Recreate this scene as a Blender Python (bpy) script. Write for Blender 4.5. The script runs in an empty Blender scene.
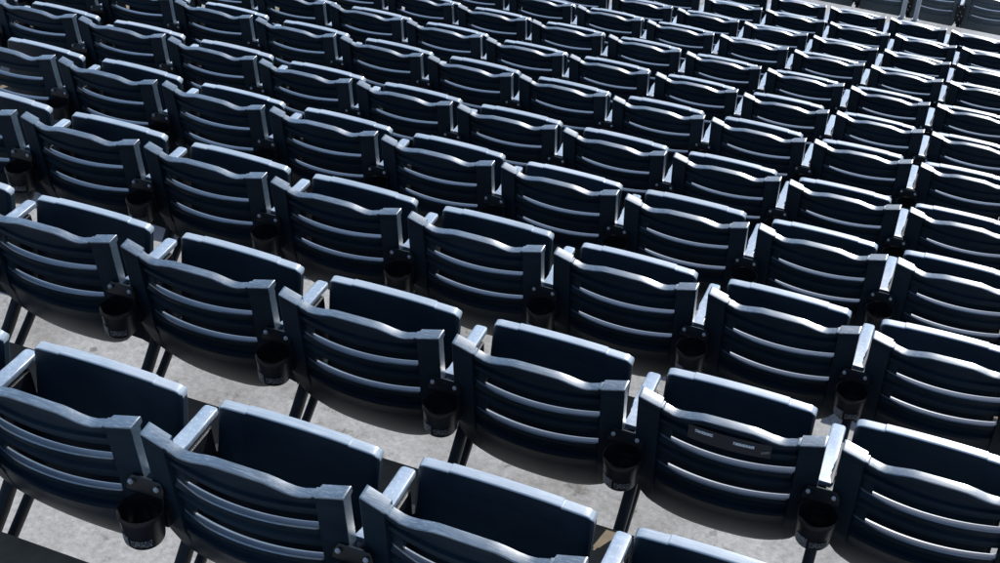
import bpy, bmesh, math, random
from mathutils import Vector, Matrix
random.seed(7)
C = bpy.context.scene
COL = C.collection
R = math.radians

# ------------------------------------------------------------------ camera
F_PX = 1423.6
cam_d = bpy.data.cameras.new('camera')
cam_d.sensor_width = 36.0
cam_d.lens = F_PX / 1000.0 * 36.0
cam_d.clip_start = 0.05
cam_d.clip_end = 5000
cam = bpy.data.objects.new('camera', cam_d)
COL.objects.link(cam)
rx = Vector((0.928488, 0.36990585, 0.03285863))
ux = Vector((-0.24704127, 0.54917162, 0.79836154))
fx = Vector((-0.27727358, 0.74938654, -0.60128127))
CAM = Vector((1.95220102, -1.77846898, 2.05247087))
m = Matrix((rx, ux, -fx)).transposed().to_4x4()
m.translation = CAM
cam.matrix_world = m
C.camera = cam

# ------------------------------------------------------------------ world, sun, exposure
SUN_EL, SUN_AZ = 52.0, 17.0          # azimuth measured from +Y towards +X
w = bpy.data.worlds.new('World'); C.world = w; w.use_nodes = True
wn = w.node_tree
sky = wn.nodes.new('ShaderNodeTexSky'); sky.sky_type = 'NISHITA'; sky.sun_disc = False
sky.sun_elevation = R(SUN_EL); sky.sun_rotation = R(SUN_AZ)
sky.air_density = 1.0; sky.dust_density = 0.8; sky.ozone_density = 2.0
bg = wn.nodes['Background']; bg.inputs[1].default_value = 0.15
wn.links.new(sky.outputs[0], bg.inputs[0])
sd = bpy.data.lights.new('sun', 'SUN'); sd.energy = 4.2; sd.angle = R(0.5); sd.color = (1.0, 0.985, 0.96)
so = bpy.data.objects.new('sun', sd); COL.objects.link(so)
tow = Vector((math.sin(R(SUN_AZ)) * math.cos(R(SUN_EL)), math.cos(R(SUN_AZ)) * math.cos(R(SUN_EL)), math.sin(R(SUN_EL))))
so.rotation_euler = tow.to_track_quat('Z', 'Y').to_euler()
so.location = (4, 20, 20)
vs = C.view_settings
vs.view_transform = 'Standard'; vs.look = 'None'; vs.gamma = 1.0; vs.use_curve_mapping = False
vs.exposure = 0.55

# ------------------------------------------------------------------ materials
def mat(name):
    mm = bpy.data.materials.new(name); mm.use_nodes = True
    nt = mm.node_tree
    return mm, nt, nt.nodes['Principled BSDF']

def N(nt, kind, **kw):
    n = nt.nodes.new(kind)
    for k, v in kw.items():
        setattr(n, k, v)
    return n

def ramp(nt, src, stops):
    r = N(nt, 'ShaderNodeValToRGB')
    el = r.color_ramp.elements
    while len(el) < len(stops):
        el.new(0.5)
    for e, (p, c) in zip(el, stops):
        e.position = p; e.color = (*c, 1) if len(c) == 3 else c
    nt.links.new(src, r.inputs[0])
    return r

def noise(nt, vec, scale, detail=4, rough=.6):
    n = N(nt, 'ShaderNodeTexNoise')
    n.inputs['Scale'].default_value = scale; n.inputs['Detail'].default_value = detail
    n.inputs['Roughness'].default_value = rough
    nt.links.new(vec, n.inputs['Vector'])
    return n

def coords(nt, scale=(1, 1, 1), jitter=True):
    tc = N(nt, 'ShaderNodeTexCoord')
    mp = N(nt, 'ShaderNodeMapping'); mp.inputs['Scale'].default_value = scale
    nt.links.new(tc.outputs['Object'], mp.inputs['Vector'])
    if jitter:
        oi = N(nt, 'ShaderNodeObjectInfo')
        mu = N(nt, 'ShaderNodeMath', operation='MULTIPLY'); mu.inputs[1].default_value = 37.0
        nt.links.new(oi.outputs['Random'], mu.inputs[0])
        nt.links.new(mu.outputs[0], mp.inputs['Location'])
    return mp.outputs[0]

def mixc(nt, fac, a, b):
    mx = N(nt, 'ShaderNodeMix', data_type='RGBA')
    if isinstance(fac, float): mx.inputs[0].default_value = fac
    else: nt.links.new(fac, mx.inputs[0])
    for i, v in ((6, a), (7, b)):
        if isinstance(v, tuple): mx.inputs[i].default_value = (*v, 1)
        else: nt.links.new(v, mx.inputs[i])
    return mx.outputs[2]

def plastic(name, lo, hi, wear, wear_amt, r0, r1, streak=(6, 60, 60), spec=.5, coat=0.0):
    mm, nt, p = mat(name)
    p.inputs['Coat Weight'].default_value = coat; p.inputs['Coat Roughness'].default_value = .22; p.inputs['Coat IOR'].default_value = 1.6
    v = coords(nt)
    n1 = noise(nt, v, 9, 4)
    base = ramp(nt, n1.outputs[0], [(.3, lo), (.75, hi)])
    vs_ = coords(nt, streak)
    n2 = noise(nt, vs_, 3.0, 6, .7)
    wm = ramp(nt, n2.outputs[0], [(.5, (0, 0, 0)), (.78, (wear_amt,) * 3)])
    # uneven grime and fading, a different amount on every part
    n5 = noise(nt, v, 2.6, 5, .65)
    oi = N(nt, 'ShaderNodeObjectInfo')
    gm = N(nt, 'ShaderNodeMath', operation='MULTIPLY')
    gr = ramp(nt, n5.outputs[0], [(.42, (0, 0, 0)), (.72, (1, 1, 1))])
    nt.links.new(gr.outputs[0], gm.inputs[0])
    rg = N(nt, 'ShaderNodeMapRange'); rg.inputs[3].default_value = .06; rg.inputs[4].default_value = .34
    nt.links.new(oi.outputs['Random'], rg.inputs[0]); nt.links.new(rg.outputs[0], gm.inputs[1])
    grime = mixc(nt, gm.outputs[0], base.outputs[0], tuple(min(.6, c_ * 2.2 + .02) for c_ in hi))
    nt.links.new(mixc(nt, wm.outputs[0], grime, wear), p.inputs['Base Color'])
    n3 = noise(nt, v, 30, 5, .7)
    rr = N(nt, 'ShaderNodeMapRange'); rr.inputs[3].default_value = r0; rr.inputs[4].default_value = r1
    nt.links.new(n3.outputs[0], rr.inputs[0]); nt.links.new(rr.outputs[0], p.inputs['Roughness'])
    p.inputs['Specular IOR Level'].default_value = spec
    bp = N(nt, 'ShaderNodeBump'); bp.inputs['Strength'].default_value = .08; bp.inputs['Distance'].default_value = .002
    n4 = noise(nt, v, 220, 2)
    nt.links.new(n4.outputs[0], bp.inputs['Height']); nt.links.new(bp.outputs[0], p.inputs['Normal'])
    return mm

M_NAVY = plastic('navy_plastic', (.0038, .0108, .0180), (.0066, .0165, .0262), (.035, .05, .065), .22, .40, .54, spec=.13)
M_RIM = plastic('worn_sheen_navy_edge', (.026, .046, .066), (.056, .088, .118), (.40, .47, .53), .5, .32, .52, (5, 90, 90), spec=1.0, coat=.8)  # scratched rims, with sky sheen put into the lighter base colour
M_LEDGE = plastic('navy_rib_sheen', (.034, .056, .076), (.062, .092, .120), (.24, .27, .30), .35, .30, .46, (5, 90, 90), spec=1.0, coat=1.0)  # sky reflection on the rib ledges, partly painted into the base
M_PAN = plastic('navy_seat_plastic', (.0048, .0132, .0218), (.0080, .0195, .0305), (.05, .065, .08), .22, .34, .48, spec=.35)
M_PANTOP = plastic('worn_seat_glint', (.215, .265, .305), (.31, .365, .405), (.60, .64, .66), .55, .24, .40, (4, 80, 80), spec=1.0, coat=.6)  # worn pan tops, with sun and sky glint put into the pale base
M_ARM = plastic('grey_armrest_plastic', (.11, .15, .20), (.19, .24, .30), (.50, .54, .58), .55, .32, .46, (30, 30, 30), spec=.8, coat=.5)
M_BLACK = plastic('black_metal', (.003, .004, .006), (.006, .0075, .010), (.04, .04, .04), .2, .32, .5, spec=.25)
M_CUP = plastic('black_cup_plastic', (.004, .005, .006), (.007, .008, .010), (.04, .04, .04), .25, .28, .42, spec=.3)
M_PALE = plastic('pale_navy_plastic', (.050, .068, .080), (.070, .090, .102), (.14, .15, .16), .3, .4, .55)  # lighter and greyer than the near seats
M_STEEL = plastic('galvanised_steel', (.34, .36, .36), (.44, .46, .46), (.55, .56, .56), .4, .35, .5, (20, 20, 20))
M_BOLT = plastic('dull_bolt_steel', (.25, .25, .25), (.38, .38, .37), (.5, .5, .5), .3, .3, .4)

def concrete():
    mm, nt, p = mat('weathered_concrete')
    v = coords(nt, jitter=False)
    a = noise(nt, v, 2.2, 6, .6); b = noise(nt, v, 55, 6, .75); c = noise(nt, v, 14, 5, .65)
    base = ramp(nt, b.outputs[0], [(.28, (.155, .153, .149)), (.5, (.245, .244, .240)), (.72, (.325, .324, .321))])
    st = ramp(nt, a.outputs[0], [(.38, (.68, .665, .64)), (.6, (1, 1, 1))])
    mx = N(nt, 'ShaderNodeMix', data_type='RGBA', blend_type='MULTIPLY'); mx.inputs[0].default_value = 1
    nt.links.new(base.outputs[0], mx.inputs[6]); nt.links.new(st.outputs[0], mx.inputs[7])
    sp = ramp(nt, c.outputs[0], [(.30, (.45, .42, .38)), (.40, (1, 1, 1))])
    mx2 = N(nt, 'ShaderNodeMix', data_type='RGBA', blend_type='MULTIPLY'); mx2.inputs[0].default_value = .8
    nt.links.new(mx.outputs[2], mx2.inputs[6]); nt.links.new(sp.outputs[0], mx2.inputs[7])
    vo = N(nt, 'ShaderNodeTexVoronoi'); vo.inputs['Scale'].default_value = 5.0
    nt.links.new(v, vo.inputs['Vector'])
    d = noise(nt, v, 60, 3)
    ad = N(nt, 'ShaderNodeMath', operation='MULTIPLY_ADD'); ad.inputs[1].default_value = .09
    nt.links.new(d.outputs[0], ad.inputs[0]); nt.links.new(vo.outputs['Distance'], ad.inputs[2])
    gum = ramp(nt, ad.outputs[0], [(.10, (.28, .27, .26)), (.13, (1, 1, 1))])
    mx3 = N(nt, 'ShaderNodeMix', data_type='RGBA', blend_type='MULTIPLY'); mx3.inputs[0].default_value = .75
    nt.links.new(mx2.outputs[2], mx3.inputs[6]); nt.links.new(gum.outputs[0], mx3.inputs[7])
    nt.links.new(mx3.outputs[2], p.inputs['Base Color'])
    p.inputs['Roughness'].default_value = .85
    bp = N(nt, 'ShaderNodeBump'); bp.inputs['Strength'].default_value = .35; bp.inputs['Distance'].default_value = .004
    nt.links.new(b.outputs[0], bp.inputs['Height']); nt.links.new(bp.outputs[0], p.inputs['Normal'])
    return mm
M_CONC = concrete()

def shade_edge():  # brown of the shaded tread fronts, put into the colour
    mm, nt, p = mat('brown_shade_edge')
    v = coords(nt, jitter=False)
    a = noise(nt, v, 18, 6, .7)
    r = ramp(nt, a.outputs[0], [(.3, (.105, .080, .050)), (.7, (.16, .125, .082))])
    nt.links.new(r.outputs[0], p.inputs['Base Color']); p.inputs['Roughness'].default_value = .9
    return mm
M_EDGE = shade_edge()

def label_mat(name, paper, ink, sx, sy, amount):
    # worn print: rows of short unreadable marks
    mm, nt, p = mat(name)
    v = coords(nt, (sx, 1, sy), jitter=False)
    n = noise(nt, v, 1.0, 3, .8)
    k = ramp(nt, n.outputs[0], [(amount, (0, 0, 0)), (amount + .06, (1, 1, 1))])
    nt.links.new(mixc(nt, k.outputs[0], paper, ink), p.inputs['Base Color'])
    p.inputs['Roughness'].default_value = .55
    return mm
M_LABEL = label_mat('worn_paper_label', (.24, .245, .245), (.02, .02, .021), 260, 190, .5)
M_PRINT = label_mat('small_white_print', (.012, .013, .015), (.24, .245, .245), 330, 160, .52)
M_PRINT2 = label_mat('sticker_print', (.016, .02, .024), (.75, .76, .76), 300, 200, .42)
mm, nt, p = mat('dark_sticker_film'); p.inputs['Base Color'].default_value = (.011, .016, .021, 1); p.inputs['Roughness'].default_value = .5
M_FILM = mm
mm, nt, p = mat('peeled_paper'); p.inputs['Base Color'].default_value = (.16, .15, .13, 1); p.inputs['Roughness'].default_value = .8
M_PEEL = mm

mm, nt, p = mat('playing_field'); v = coords(nt, jitter=False); n = noise(nt, v, .15, 4)
r = ramp(nt, n.outputs[0], [(.3, (.05, .075, .03)), (.7, (.075, .10, .045))])
nt.links.new(r.outputs[0], p.inputs['Base Color']); p.inputs['Roughness'].default_value = .9
M_FIELD = mm

# ------------------------------------------------------------------ helpers
def mesh_from(bm, name, mats, angle=38):
    me = bpy.data.meshes.new(name)
    bmesh.ops.recalc_face_normals(bm, faces=bm.faces[:])
    bm.to_mesh(me); bm.free()
    for x in mats: me.materials.append(x)
    me.polygons.foreach_set('use_smooth', [True] * len(me.polygons))
    me.set_sharp_from_angle(angle=R(angle))
    return me

def link(name, me, parent=None, loc=(0, 0, 0)):
    o = bpy.data.objects.new(name, me); COL.objects.link(o)
    o.location = loc
    if parent is not None: o.parent = parent
    return o

def slab_grid(bm, rear, front, nu, nv, solid, mat_of):
    """two skins (rear/front vertex functions of i,j) with walls round every open edge"""
    vr = {}; vf = {}
    def gr(i, j):
        if (i, j) not in vr: vr[i, j] = bm.verts.new(rear(i, j))
        return vr[i, j]
    def gf(i, j):
        if (i, j) not in vf: vf[i, j] = bm.verts.new(front(i, j))
        return vf[i, j]
    S = {(i, j) for i in range(nu - 1) for j in range(nv - 1) if solid(i, j)}
    def face(vsx, mi):
        try:
            f = bm.faces.new(vsx); f.material_index = mi
        except ValueError: pass
    for (i, j) in S:
        mi = mat_of(i, j)
        face((gr(i, j), gr(i + 1, j), gr(i + 1, j + 1), gr(i, j + 1)), mi)
        face((gf(i, j), gf(i, j + 1), gf(i + 1, j + 1), gf(i + 1, j)), mi)
        for (di, dj, a, b) in ((0, -1, (i, j), (i + 1, j)), (1, 0, (i + 1, j), (i + 1, j + 1)), (0, 1, (i + 1, j + 1), (i, j + 1)), (-1, 0, (i, j + 1), (i, j))):
            if (i + di, j + dj) not in S:
                face((gr(*a), gr(*b), gf(*b), gf(*a)), mi)

def box(bm, x0, x1, y0, y1, z0, z1, bev=0.0, mi=0):
    g = bmesh.ops.create_cube(bm, size=1)
    vsx = g['verts']
    bmesh.ops.scale(bm, vec=(x1 - x0, y1 - y0, z1 - z0), verts=vsx)
    bmesh.ops.translate(bm, vec=((x0 + x1) / 2, (y0 + y1) / 2, (z0 + z1) / 2), verts=vsx)
    fs = list({f for v in vsx for f in v.link_faces})
    for f in fs: f.material_index = mi
    if bev > 0:
        es = list({e for v in vsx for e in v.link_edges})
        bmesh.ops.bevel(bm, geom=es, offset=bev, segments=2, affect='EDGES', profile=.6)
    return vsx

def prism(bm, poly, place, bev=0.0, mi=0, seg=2):
    """poly: list of 2-D points; place(p, t) -> 3-D, t = 0 / 1 the two caps"""
    a = [bm.verts.new(place(p_, 0)) for p_ in poly]
    b = [bm.verts.new(place(p_, 1)) for p_ in poly]
    f0 = bm.faces.new(a); f1 = bm.faces.new(b[::-1])
    fs = [f0, f1]
    n = len(poly)
    for k in range(n):
        fs.append(bm.faces.new((a[k], b[k], b[(k + 1) % n], a[(k + 1) % n])))
    for f in fs: f.material_index = mi
    if bev > 0:
        es = [e for e in list(f0.edges) + list(f1.edges)]
        bmesh.ops.bevel(bm, geom=es, offset=bev, segments=seg, affect='EDGES', profile=.6)

def cyl(bm, p0, p1, r0, r1=None, n=14, mi=0, cap=True):
    r1 = r0 if r1 is None else r1
    p0, p1 = Vector(p0), Vector(p1)
    d = (p1 - p0).normalized()
    a = d.orthogonal().normalized(); b = d.cross(a)
    A = [bm.verts.new(p0 + (a * math.cos(2 * math.pi * k / n) + b * math.sin(2 * math.pi * k / n)) * r0) for k in range(n)]
    B = [bm.verts.new(p1 + (a * math.cos(2 * math.pi * k / n) + b * math.sin(2 * math.pi * k / n)) * r1) for k in range(n)]
    for k in range(n):
        f = bm.faces.new((A[k], A[(k + 1) % n], B[(k + 1) % n], B[k])); f.material_index = mi
    if cap:
        bm.faces.new(A[::-1]).material_index = mi; bm.faces.new(B).material_index = mi

def lerp(a, b, t): return a + (b - a) * t
def interp(x, pts):
    if x <= pts[0][0]: return pts[0][1]
    for (x0, y0), (x1, y1) in zip(pts, pts[1:]):
        if x <= x1:
            return lerp(y0, y1, (x - x0) / (x1 - x0))
    return pts[-1][1]
def smooth(x, pts):
    if x <= pts[0][0]: return pts[0][1]
    for (x0, y0), (x1, y1) in zip(pts, pts[1:]):
        if x <= x1:
            t = (x - x0) / (x1 - x0); t = t * t * (3 - 2 * t)
            return lerp(y0, y1, t)
    return pts[-1][1]

# ------------------------------------------------------------------ terraces and ground
HT = 0.80                       # back rim above the tread
RISE = 0.30
ROWS = [                        # x of the first seat's left end, y of the backs, pitch
    (0.020, -0.010, .497, 'A'), (-.673, .864, .508, 'B'), (-1.715, 1.731, .509, 'C'), (-2.214, 2.586, .507, 'D'),
    (-2.751, 3.416, .508, 'E'), (-3.303, 4.308, .510, 'F'), (-.764, 5.170, .511, 'G'), (-.804, 6.065, .513, 'H'),
    (-.793, 6.978, .515, 'I'), (-.281, 7.849, .516, 'J'), (.236, 8.754, .512, 'K'), (.114, 9.670, .508, 'L')]
NOSE = 0.872
prof = []                       # (y, z) of the stepped concrete
ys = [-3.46, -2.60, -1.74, -0.872]
edges = []                      # (y of nosing, z of tread)
zt = -HT + RISE * 4
edges = [(-2.60 + NOSE - .86, -HT + RISE * 3), (-1.74 + NOSE - .0, -HT + RISE * 2), (-0.872 + NOSE - .016, -HT + RISE)]
edges[0] = (-1.738, -HT + RISE * 2); edges[1] = (-.880 + .862 , -HT + RISE)
edges = [(-2.60, -HT + RISE * 3), (-1.74 + .87 - .005, -HT + RISE * 2), (-.005, -HT + RISE)]
for k, rw in enumerate(ROWS[:-1]):
    edges.append((rw[1] + NOSE, -HT - RISE * k))
edges.append((11.49, -HT - RISE * 11))          # the wide cross aisle below the last row
edges.append((12.87, -4.765)); edges.append((13.73, -5.065)); edges.append((14.6, -5.365))
X0, X1 = -14.0, 16.0
bm = bmesh.new()
pl = [(-5.0, edges[0][1])]
for n_, (y, z) in enumerate(edges):
    pl.append((y, z))
    if n_ + 1 < len(edges): pl.append((y, edges[n_ + 1][1]))
pl.append((14.6, -7.2)); pl.append((-5.0, -7.2))
prism(bm, pl, lambda p_, t: (X0 if t == 0 else X1, p_[0], p_[1]))
terr = link('concrete_terrace', mesh_from(bm, 'concrete_terrace', [M_CONC], 20)); terr['kind'] = 'structure'
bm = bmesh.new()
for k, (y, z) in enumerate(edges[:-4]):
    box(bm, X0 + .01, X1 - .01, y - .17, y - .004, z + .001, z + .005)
strip = link('brown_shade_strip', mesh_from(bm, 'brown_shade_strip', [M_EDGE], 20)); strip['kind'] = 'structure'  # thin strips added to carry the painted shade along each nosing
bm = bmesh.new()
vv = [bm.verts.new((x, y, -7.0)) for x, y in ((-1500, -1500), (1500, -1500), (1500, 1500), (-1500, 1500))]
bm.faces.new(vv)
g = link('ground', mesh_from(bm, 'ground', [M_FIELD])); g['kind'] = 'structure'

# ------------------------------------------------------------------ seat parts (local frame: x across, y to the field, z up from the tread)
XO, XI = .2355, .176
XS = [-XO, -.2345, -.229, -.212, -.195, -.1785, -XI, -.1745, -.1685, -.1655, -.155, -.142, -.125, -.105, -.085, -.063, -.042, -.021]
XS = XS + [0.0] + [-x for x in XS[::-1]]
def ztop(x):
    a = abs(x)
    if a > .1670: return interp(a, [(.1670, .7885), (.2345, .7998), (XO, .7992)])
    return smooth(a, [(0, .7945), (.05, .7935), (.137, .7780), (.1670, .7845)])
def zbot(x):
    a = abs(x)
    return interp(a, [(0, .288), (.063, .294), (.105, .310), (.142, .334), (.172, .359), (.195, .386), (.212, .42), (.229, .470), (.2335, .490), (XO, .505)])
def recline(z):
    y = (HT - z) * .12
    if z < .52: y += (.52 - z) ** 2 * 1.3
    return y
def plan(x, z=.8):
    a = abs(x)
    if a > .1755: return interp(a, [(.1755, -.011), (.2345, 0.0), (XO, .0005)])
    return -.009 - lerp(.011, .025, max(0, min(1, (.79 - z) / .06))) * (1 - (a / .1755) ** 2)
# vertical stations: (z or tag, panel offset, panel thickness)
LV = [('t', 0.0), ('t', .0010), ('t', .0035), ('t', .0045), ('t', .015), ('t', .0185),
      (.760, .016, .014), (.744, .0165, .014), (.741, .008, .02), (.732, .006, .02), (.7265, .0155, .016),
      (.713, .016, .027), (.684, .003, .018), (.681, .0005, .020), (.668, .0005, .02), (.655, .008, .018),
      (.640, .0135, .014), (.636, .007, .02), (.6275, .006, .02), (.622, .0145, .016), (.607, .015, .027),
      (.578, .003, .018), (.575, .0005, .020), (.562, .0005, .02), (.549, .008, .018), (.536, .013, .014),
      (.522, .0135, .014), (.519, .001, .026), (.508, 0.0, .026), (.498, .005, .02), ('b', .80), ('b', .6), ('b', .4), ('b', .2), ('b', .06), ('b', 0.0)]
SLOT_ROWS = set()
for k in range(len(LV) - 1):
    if LV[k][0] in (.713, .607): SLOT_ROWS.add(k)
def station(i, j):
    x = XS[i]; a = abs(x); L = LV[j]
    stile = a > .1755
    if L[0] == 't':
        z = ztop(x) - L[1]
        if j == 0: off, th = .0026, (.0335 if stile else .0215)
        elif j == 1: off, th = .0008, (.0370 if stile else .0250)
        elif j == 5: off, th = (.001, .028) if stile else (.013, .016)
        else: off, th = 0.0, (.038 if stile else .026)
    elif L[0] == 'b':
        zb = zbot(x); z = zb + (.498 - zb) * L[1] if zb < .498 else .498 - .002 * (1 - L[1])
        off, th = .004, lerp(.012, .02, L[1])
        if j == len(LV) - 1: off, th = .008, .006
        if stile: th = lerp(.012, .028, L[1])
    else:
        z, off, th = L
        if stile:
            zb = zbot(x)
            if z < zb + .004: z = zb + .004 + (z - .49) * .01
            off, th = 0.0, .028
        elif a > .1740: off = max(off, .0045)
        if not stile and z in (.684, .681, .578, .575) and x < -.10:
            cut = .009 * min(1, (-.10 - x) / .07); off += cut; th -= cut
    # louvre edges droop a little in the middle
    if L[0] not in ('t', 'b') and not stile: z -= .006 * (1 - min(1, a / .1755) ** 2)
    y = plan(x, z) * (1.0 if z > .5 else max(.35, 1 - (.5 - z) * 3.0)) + recline(z) + off
    return x, y, z, max(th, .004)
def back_mesh(main, rim):
    bm = bmesh.new()
    def re(i, j):
        x, y, z, th = station(i, j); return (x, y, z)
    def fr(i, j):
        x, y, z, th = station(i, j)
        return (x, y + th, z + (.003 if j == 0 else .0022 if j == 1 else .0015 if j == 2 else 0))
    def solid(i, j):
        if j in SLOT_ROWS and XS[i] > -.143 and XS[i + 1] < .175: return False
        return True
    def mo(i, j): return 1 if j < 2 or (i in (0, len(XS) - 2) and j < 17) else 2 if (LV[j][0] in (.684, .578) and abs(XS[i] + .001) < .1742) else 0  # outer ear sides take the rim colour too, as painted sky light
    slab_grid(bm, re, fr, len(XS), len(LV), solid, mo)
    return mesh_from(bm, 'backrest', [main, rim, M_LEDGE], 42)

def pan_mesh(main, top):
    bm = bmesh.new()
    hw = .2035
    xs = [-hw, -.2025, -.200, -.195, -.187, -.177, -.150, -.1325, -.1300, -.1275, -.09, -.045]
    xs = xs + [0] + [-x for x in xs[::-1]]
    H = [0.0, .0015, .0045, .0055, .013, .03, .055, .06, .14, .22, .30, .345, .352, .373, .381, .385]
    def zt_(x):
        a = abs(x)
        z = .3005 + .006 * (1 - (a / hw) ** 2)
        if a > .187:
            t = (a - .187) / (hw - .187); z -= .0165 * (1 - math.sqrt(max(0, 1 - t * t)))
        if a < .1300: z += .0025
        return z
    def P(i, j, side):
        x = xs[i]; a = abs(x); h = H[j]
        z = zt_(x) - h
        th = .026 + .012 * min(1, h / .1)
        off = 0.0
        if j == 0: off, th = .0035, .019
        elif j == 1: off, th = .001, .024
        elif j == 2: off, th = .0, .026
        if .055 <= h <= .349 and a < .15: off += .0035
        if a > .2015: off += .010; th = min(th, .017)
        elif a > .199: off += .004; th = min(th, .030)
        if j == len(H) - 1: off, th = off + .008, max(.006, th - .02)
        # underside bulges slightly to the rear low down
        y = -.012 * math.sin(math.pi * min(1, h / .385)) * (1 - (a / hw) ** 2) * .6 + off
        return Vector((x, y if side == 0 else y + th, z - .30 + (.006 * max(0, 1 - j / 4) if side else 0)))
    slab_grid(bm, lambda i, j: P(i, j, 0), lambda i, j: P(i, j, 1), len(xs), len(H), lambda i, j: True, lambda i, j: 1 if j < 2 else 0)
    # pivot lugs at the lower corners
    for s in (-1, 1):
        box(bm, min(s * .19, s * .215), max(s * .19, s * .215), .0, .045, -.385, -.29, .006)
    return mesh_from(bm, 'seat_pan', [main, top], 40)

def arm_mesh():
    bm = bmesh.new()
    half = [(.0225, .040), (.0185, .047), (.0105, .062), (.0095, .088), (.012, .100), (.0185, .107), (.0190, .135), (.0190, .258), (.0165, .2655), (.011, .269)]
    poly = [(x, y) for x, y in half] + [(-x, y) for x, y in half[::-1]]
    def place(p_, t):
        z = .650 + .004 * math.sin((p_[1] - .04) / .23 * math.pi) - (.017 if t == 0 else 0)
        return (p_[0], p_[1], z)
    prism(bm, poly, place, .004)
    return mesh_from(bm, 'armrest', [M_ARM], 40)

def stanchion_mesh():
    bm = bmesh.new()
    # side plate under the armrest, a curved arm to the post and the pivot plate
    poly = [(.085, .612), (.245, .612), (.245, .53), (.305, .50), (.31, .42), (.29, .31), (.205, .29), (.14, .38), (.085, .54)]
    prism(bm, poly, lambda p_, t: (-.015 if t == 0 else .015, p_[0], p_[1]), .004)
    box(bm, -.019, .019, .125, .165, .40, .60, .005)
    cyl(bm, (-.03, .165, .40), (.03, .165, .40), .016, n=16)
    cyl(bm, (-.012, .225, .592), (.012, .225, .592), .008, n=10)
    return mesh_from(bm, 'standard', [M_BLACK], 35)

def arm_support_mesh(y0, z0, y1, z1, wx, wt):
    """oval bar running from the seat standard down and back to the concrete riser"""
    bm = bmesh.new()
    d = Vector((0, y1 - y0, z1 - z0)).normalized(); nrm = Vector((0, -d.z, d.y))
    n = 14; rings = []
    for t_ in (0, .3, .7, 1):
        c_ = Vector((0, lerp(y0, y1, t_), lerp(z0, z1, t_) - .010 * math.sin(math.pi * t_)))
        rings.append([bm.verts.new(c_ + Vector((wx * math.copysign(abs(math.cos(a)) ** .6, math.cos(a)), 0, 0)) + nrm * wt * math.copysign(abs(math.sin(a)) ** .6, math.sin(a))) for a in [2 * math.pi * k / n for k in range(n)]])
    for r0, r1 in zip(rings, rings[1:]):
        for k in range(n): bm.faces.new((r0[k], r0[(k + 1) % n], r1[(k + 1) % n], r1[k]))
    bm.faces.new(rings[0]); bm.faces.new(rings[-1][::-1])
    return mesh_from(bm, 'support_arm', [M_BLACK], 40)
def riser_plate_mesh():
    bm = bmesh.new()
    box(bm, -.035, .035, .010, .022, .07, .275, .003)
    for z in (.095, .25): cyl(bm, (0, .022, z), (0, .03, z), .012, n=6)
    return mesh_from(bm, 'riser_plate', [M_BLACK], 35)

CUPC = (.000, -.027)
def cup_mesh():
    bm = bmesh.new()
    n = 28
    cx_, cy_ = CUPC
    ro, zt_, zb_ = .0515, .606, .514
    prof = [(ro - .004, zt_ - .002), (ro - .0015, zt_), (ro, zt_ - .003), (ro, zt_ - .014), (ro - .002, zt_ - .016), (ro - .007, zb_ + .006), (ro - .010, zb_),
            (ro - .022, zb_), (ro - .022, zb_ + .004), (ro - .011, zb_ + .006), (ro - .006, zt_ - .012)]
    rings = []
    for k in range(n):
        a = 2 * math.pi * k / n
        rings.append([bm.verts.new((cx_ + r_ * math.cos(a), cy_ + r_ * math.sin(a), z)) for r_, z in prof])
    for k in range(n):
        A, B = rings[k], rings[(k + 1) % n]
        for q_ in range(len(prof)):
            bm.faces.new((A[q_], B[q_], B[(q_ + 1) % len(prof)], A[(q_ + 1) % len(prof)]))
    # crossed ribs of the open bottom
    box(bm, cx_ - .027, cx_ + .027, cy_ - .004, cy_ + .004, zb_ - .0005, zb_ + .0045)
    box(bm, cx_ - .004, cx_ + .004, cy_ - .027, cy_ + .027, zb_ + .0005, zb_ + .0055)
    # mounting plate running up to the armrest neck, side cheeks
    poly = [(-.046, .630), (.046, .630), (.046, .648), (.036, .664), (-.036, .664), (-.046, .648)]
    prism(bm, poly, lambda p_, t: (p_[0] - .004, lerp(-.014, .010, (p_[1] - .6) / .064) + (0 if t == 0 else .008), p_[1] - .010 - (.0 if t == 0 else .004)), .002)
    box(bm, -.040, .036, .012, .060, .515, .570, .004)
    box(bm, -.030, .026, .030, .110, .566, .602, .004)
    return mesh_from(bm, 'cup_holder', [M_CUP], 35)

def bracket_mesh():
    bm = bmesh.new()
    box(bm, -.04, .04, -.012, .0, .49, .672, .003)
    box(bm, -.012, .012, .0, .09, .52, .64, .003)
    return mesh_from(bm, 'bracket', [M_BLACK], 35)

def bolt_mesh():
    bm = bmesh.new()
    cyl(bm, (0, 0, 0), (0, -.004, .006), .0062, .0048, 8)
    return mesh_from(bm, 'bolt', [M_BOLT], 30)

def arc_label(a0, a1, z0, z1, material, name):
    bm = bmesh.new()
    cx_, cy_ = CUPC
    n = 8
    def rad(z): return lerp(.0445, .0495, (z - .520) / (.590 - .520)) + .0012
    o = []; i_ = []
    for k in range(n + 1):
        a = R(lerp(a0, a1, k / n))
        col = []
        for z in (z0, z1):
            for d in (0, -.0008):
                r_ = rad(z) + d
                col.append(bm.verts.new((cx_ + r_ * math.cos(a), cy_ + r_ * math.sin(a), z)))
        o.append(col)
    for A, B in zip(o, o[1:]):
        bm.faces.new((A[0], B[0], B[2], A[2])); bm.faces.new((A[1], A[3], B[3], B[1]))
        bm.faces.new((A[2], B[2], B[3], A[3])); bm.faces.new((A[0], A[1], B[1], B[0]))
    bm.faces.new((o[0][0], o[0][2], o[0][3], o[0][1])); bm.faces.new((o[-1][0], o[-1][1], o[-1][3], o[-1][2]))
    return mesh_from(bm, name, [material], 40)

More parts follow.
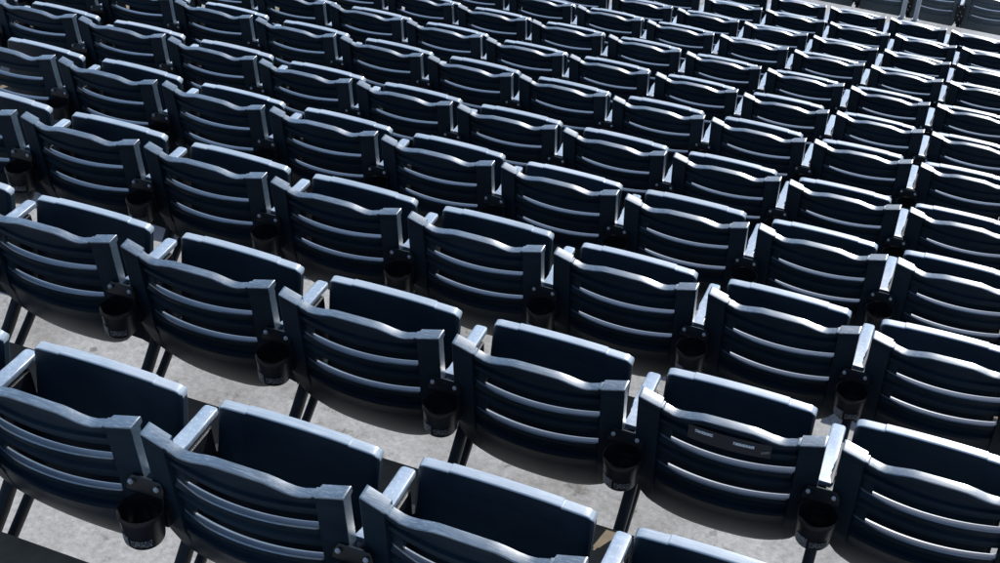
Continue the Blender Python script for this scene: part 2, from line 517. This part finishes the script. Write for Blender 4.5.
ME = dict(back=back_mesh(M_NAVY, M_RIM), pan=pan_mesh(M_PAN, M_PANTOP), arm=arm_mesh(), std=stanchion_mesh(),
          leg0=arm_support_mesh(.185, .425, .02, .255, .0155, .019), leg1=arm_support_mesh(.235, .318, .02, .155, .0115, .015), plate=riser_plate_mesh(), cup=cup_mesh(), bolt=bolt_mesh(),
          lab=arc_label(214, 258, .521, .553, M_LABEL, 'label'), prt=arc_label(266, 325, .526, .546, M_PRINT, 'printed_strip'),
          brk=bracket_mesh(), backp=back_mesh(M_PALE, M_RIM), panp=pan_mesh(M_PALE, M_PANTOP))

GAP = .254
def make_seat(pale=False):
    t = bpy.data.objects.new('stadium_seat', None); COL.objects.link(t); t.empty_display_size = .1
    b = link('backrest', ME['backp' if pale else 'back'], t)
    p_ = link('seat_pan', ME['panp' if pale else 'pan'], t, (-.022, .262, .668))
    p_.rotation_euler = (R(-9), 0, 0)
    st = link('standard', ME['std'], t, (GAP, 0, 0))
    link('armrest', ME['arm'], t, (GAP - .010, .020, -.018))
    link('support_arm', ME['leg0'], t, (GAP, 0, 0)); link('support_arm', ME['leg1'], t, (GAP, 0, 0)); link('riser_plate', ME['plate'], t, (GAP, 0, 0))
    if pale:
        c = link('bracket', ME['brk'], t, (GAP, 0, 0))
        for bx, bz in ((-.026, .655), (.026, .655), (-.02, .56), (.02, .56), (.0, .60), (.004, .52)):
            link('bolt', ME['bolt'], c, (bx, -.012, bz))
        return t
    c = link('cup_holder', ME['cup'], t, (GAP, 0, 0))
    link('label', ME['lab'], c); link('printed_strip', ME['prt'], c)
    link('bolt', ME['bolt'], c, (-.037, .000, .641)); link('bolt', ME['bolt'], c, (.027, .000, .641))
    return t

def copy_tree(o, parent=None):
    c = o.copy(); COL.objects.link(c)
    if parent is not None: c.parent = parent
    for ch in list(kids[o]): 
        copy_tree(ch, c)
    return c

def project(X):
    v = Vector(X) - CAM
    z = v.dot(fx)
    if z < .1: return None
    return 500 + F_PX * v.dot(rx) / z, 281.5 - F_PX * v.dot(ux) / z

ORD = ['first', 'second', 'third', 'fourth', 'fifth', 'sixth', 'seventh', 'eighth', 'ninth', 'tenth', 'eleventh', 'twelfth', 'thirteenth', 'fourteenth', 'fifteenth', 'sixteenth', 'seventeenth']
ROWN = ['nearest row', 'second nearest row', 'third nearest row', 'fourth nearest row', 'fifth nearest row', 'sixth row from the front', 'seventh row from the front', 'eighth row from the front',
        'ninth row from the front', 'third farthest dark row', 'second farthest dark row', 'farthest dark row']
proto = make_seat(); kids = {}
for o in [proto] + list(proto.children_recursive): kids[o] = list(o.children)
used = [False]
FIRST = dict(A=-1, B=-1, C=0, D=0, E=-1, F=-1, G=-4, H=-3, I=-2, J=-2, K=-2, L=-1)   # leftmost seat the picture still shows
seats = {}
for k, (x0, y0, pitch, nm) in enumerate(ROWS):
    zf = -HT - RISE * k
    vis = []
    for i in range(-30, 40):
        x = x0 + i * pitch + .235
        # how much of it falls in the picture
        n_in = 0
        for (lx, ly, lz) in [(a, b, c_) for a in (-.23, -.1, .0, .1, .23) for b, c_ in ((-.01, .8), (.22, .7), (-.01, .66), (.03, .5))] + [(GAP, .26, .65), (GAP, .15, .65), (GAP, -.06, .6), (GAP, -.06, .55), (GAP, .11, .3)]:
            pr = project((x + lx, y0 + ly, zf + lz))
            if pr and 1 <= pr[0] <= 999 and 1 <= pr[1] <= 562: n_in += 1
        if n_in and i >= FIRST[nm]: vis.append((i, x, n_in))
    for q_, (i, x, n_in) in enumerate(vis):
        if not used[0]: s = proto; used[0] = True
        else: s = copy_tree(proto)
        s.location = (x, y0 + random.uniform(-.004, .004), zf)
        s.rotation_euler = (0, 0, R(random.uniform(-.8, .8)))
        for ch in s.children:
            if ch.name.startswith('seat_pan'):
                ch.rotation_euler = (R(-9 + random.gauss(0, 2.1)), 0, R(random.uniform(-.3, .3)))
                ch.location.z += random.uniform(-.004, .004)
            elif ch.name.startswith('backrest'):
                ch.rotation_euler = (R(random.uniform(-.6, .6)), 0, R(random.uniform(-.5, .5)))
        s['category'] = 'stadium seat'; s['group'] = 'navy seats in the descending rows'
        if q_ == 0: where = 'leftmost seat in view'
        elif q_ == len(vis) - 1: where = 'rightmost seat in view'
        else: where = ORD[q_] + ' from left'
        s['label'] = 'folded navy plastic stadium seat, %s in the %s' % (where, ROWN[k])
        seats[nm, i] = s

# the pale row beyond the cross aisle
protop = make_seat(True)
for o in [protop] + list(protop.children_recursive): kids[o] = list(o.children)
first = True
for q_, gx in enumerate((.596, 1.108, 1.615, 2.123)):
    if first: s = protop; first = False
    else: s = copy_tree(protop)
    s.location = (gx - GAP, 12.0, -4.765)
    s['category'] = 'stadium seat'; s['group'] = 'pale seats beyond the cross aisle'
    s['label'] = ['pale grey-blue seat beyond the aisle, leftmost of its row', 'pale grey-blue seat beyond the aisle, just left of the steel posts',
                  'pale grey-blue seat beyond the aisle, just right of the steel posts', 'pale grey-blue seat beyond the aisle, in the far right corner'][q_]

# ------------------------------------------------------------------ railing on the cross aisle
rail = bpy.data.objects.new('railing', None); COL.objects.link(rail); rail.location = (1.17, 11.472, -4.1)
rail['category'] = 'railing'; rail['label'] = 'galvanised steel railing with two upright posts at the far aisle edge'
for dx in (-.063, .063):
    bm = bmesh.new()
    cyl(bm, (0, 0, .006), (0, 0, 1.02), .0225, n=18)
    cyl(bm, (0, 0, .001), (0, 0, .008), .032, n=18)
    link('post', mesh_from(bm, 'post', [M_STEEL], 35), rail, (dx, 0, 0))
for sx in (-1, 1):
    bm = bmesh.new()
    pts = [(sx * .063, 0, 1.02), (sx * .075, 0, 1.055), (sx * .11, 0, 1.07), (sx * 3.2, 0, 1.07)]
    for a, b in zip(pts, pts[1:]): cyl(bm, a, b, .0225, n=18)
    cyl(bm, (sx * 3.2, 0, .006), (sx * 3.2, 0, 1.07), .0225, n=18)
    link('handrail', mesh_from(bm, 'handrail', [M_STEEL], 35), rail)

# ------------------------------------------------------------------ the sticker on one seat back
s = seats['B', 4]
s['label'] = 'navy folding seat with a dark peeling sticker on its back, second row'
def sticker_patch(name, x0, x1, z0, z1, material, lift, parent, skew=0.0):
    bm = bmesh.new(); n = 12; cols = []
    for k in range(n + 1):
        x = lerp(x0, x1, k / n)
        col = []
        for z in (z0, z1):
            zz = z + skew * (x - x0)
            y = plan(x, zz) + recline(zz) + .0135 - lift
            col += [bm.verts.new((x, y, zz)), bm.verts.new((x, y + .0006, zz))]
        cols.append(col)
    for A, B in zip(cols, cols[1:]):
        bm.faces.new((A[0], B[0], B[2], A[2])); bm.faces.new((A[1], A[3], B[3], B[1]))
        bm.faces.new((A[2], B[2], B[3], A[3])); bm.faces.new((A[0], A[1], B[1], B[0]))
    bm.faces.new((cols[0][0], cols[0][2], cols[0][3], cols[0][1])); bm.faces.new((cols[-1][0], cols[-1][1], cols[-1][3], cols[-1][2]))
    return link(name, mesh_from(bm, name, [material], 40), parent)
bk = [c for c in s.children if c.name.startswith('backrest')][0]
film = sticker_patch('sticker', -.098, .112, .722, .765, M_FILM, .0095, bk)
sticker_patch('printed_strip', -.080, -.034, .749, .757, M_PRINT2, .0104, bk)
sticker_patch('printed_strip', .018, .070, .745, .753, M_PRINT2, .0104, bk)
sticker_patch('peeled_corner', .088, .108, .733, .741, M_PEEL, .0104, bk, .3)
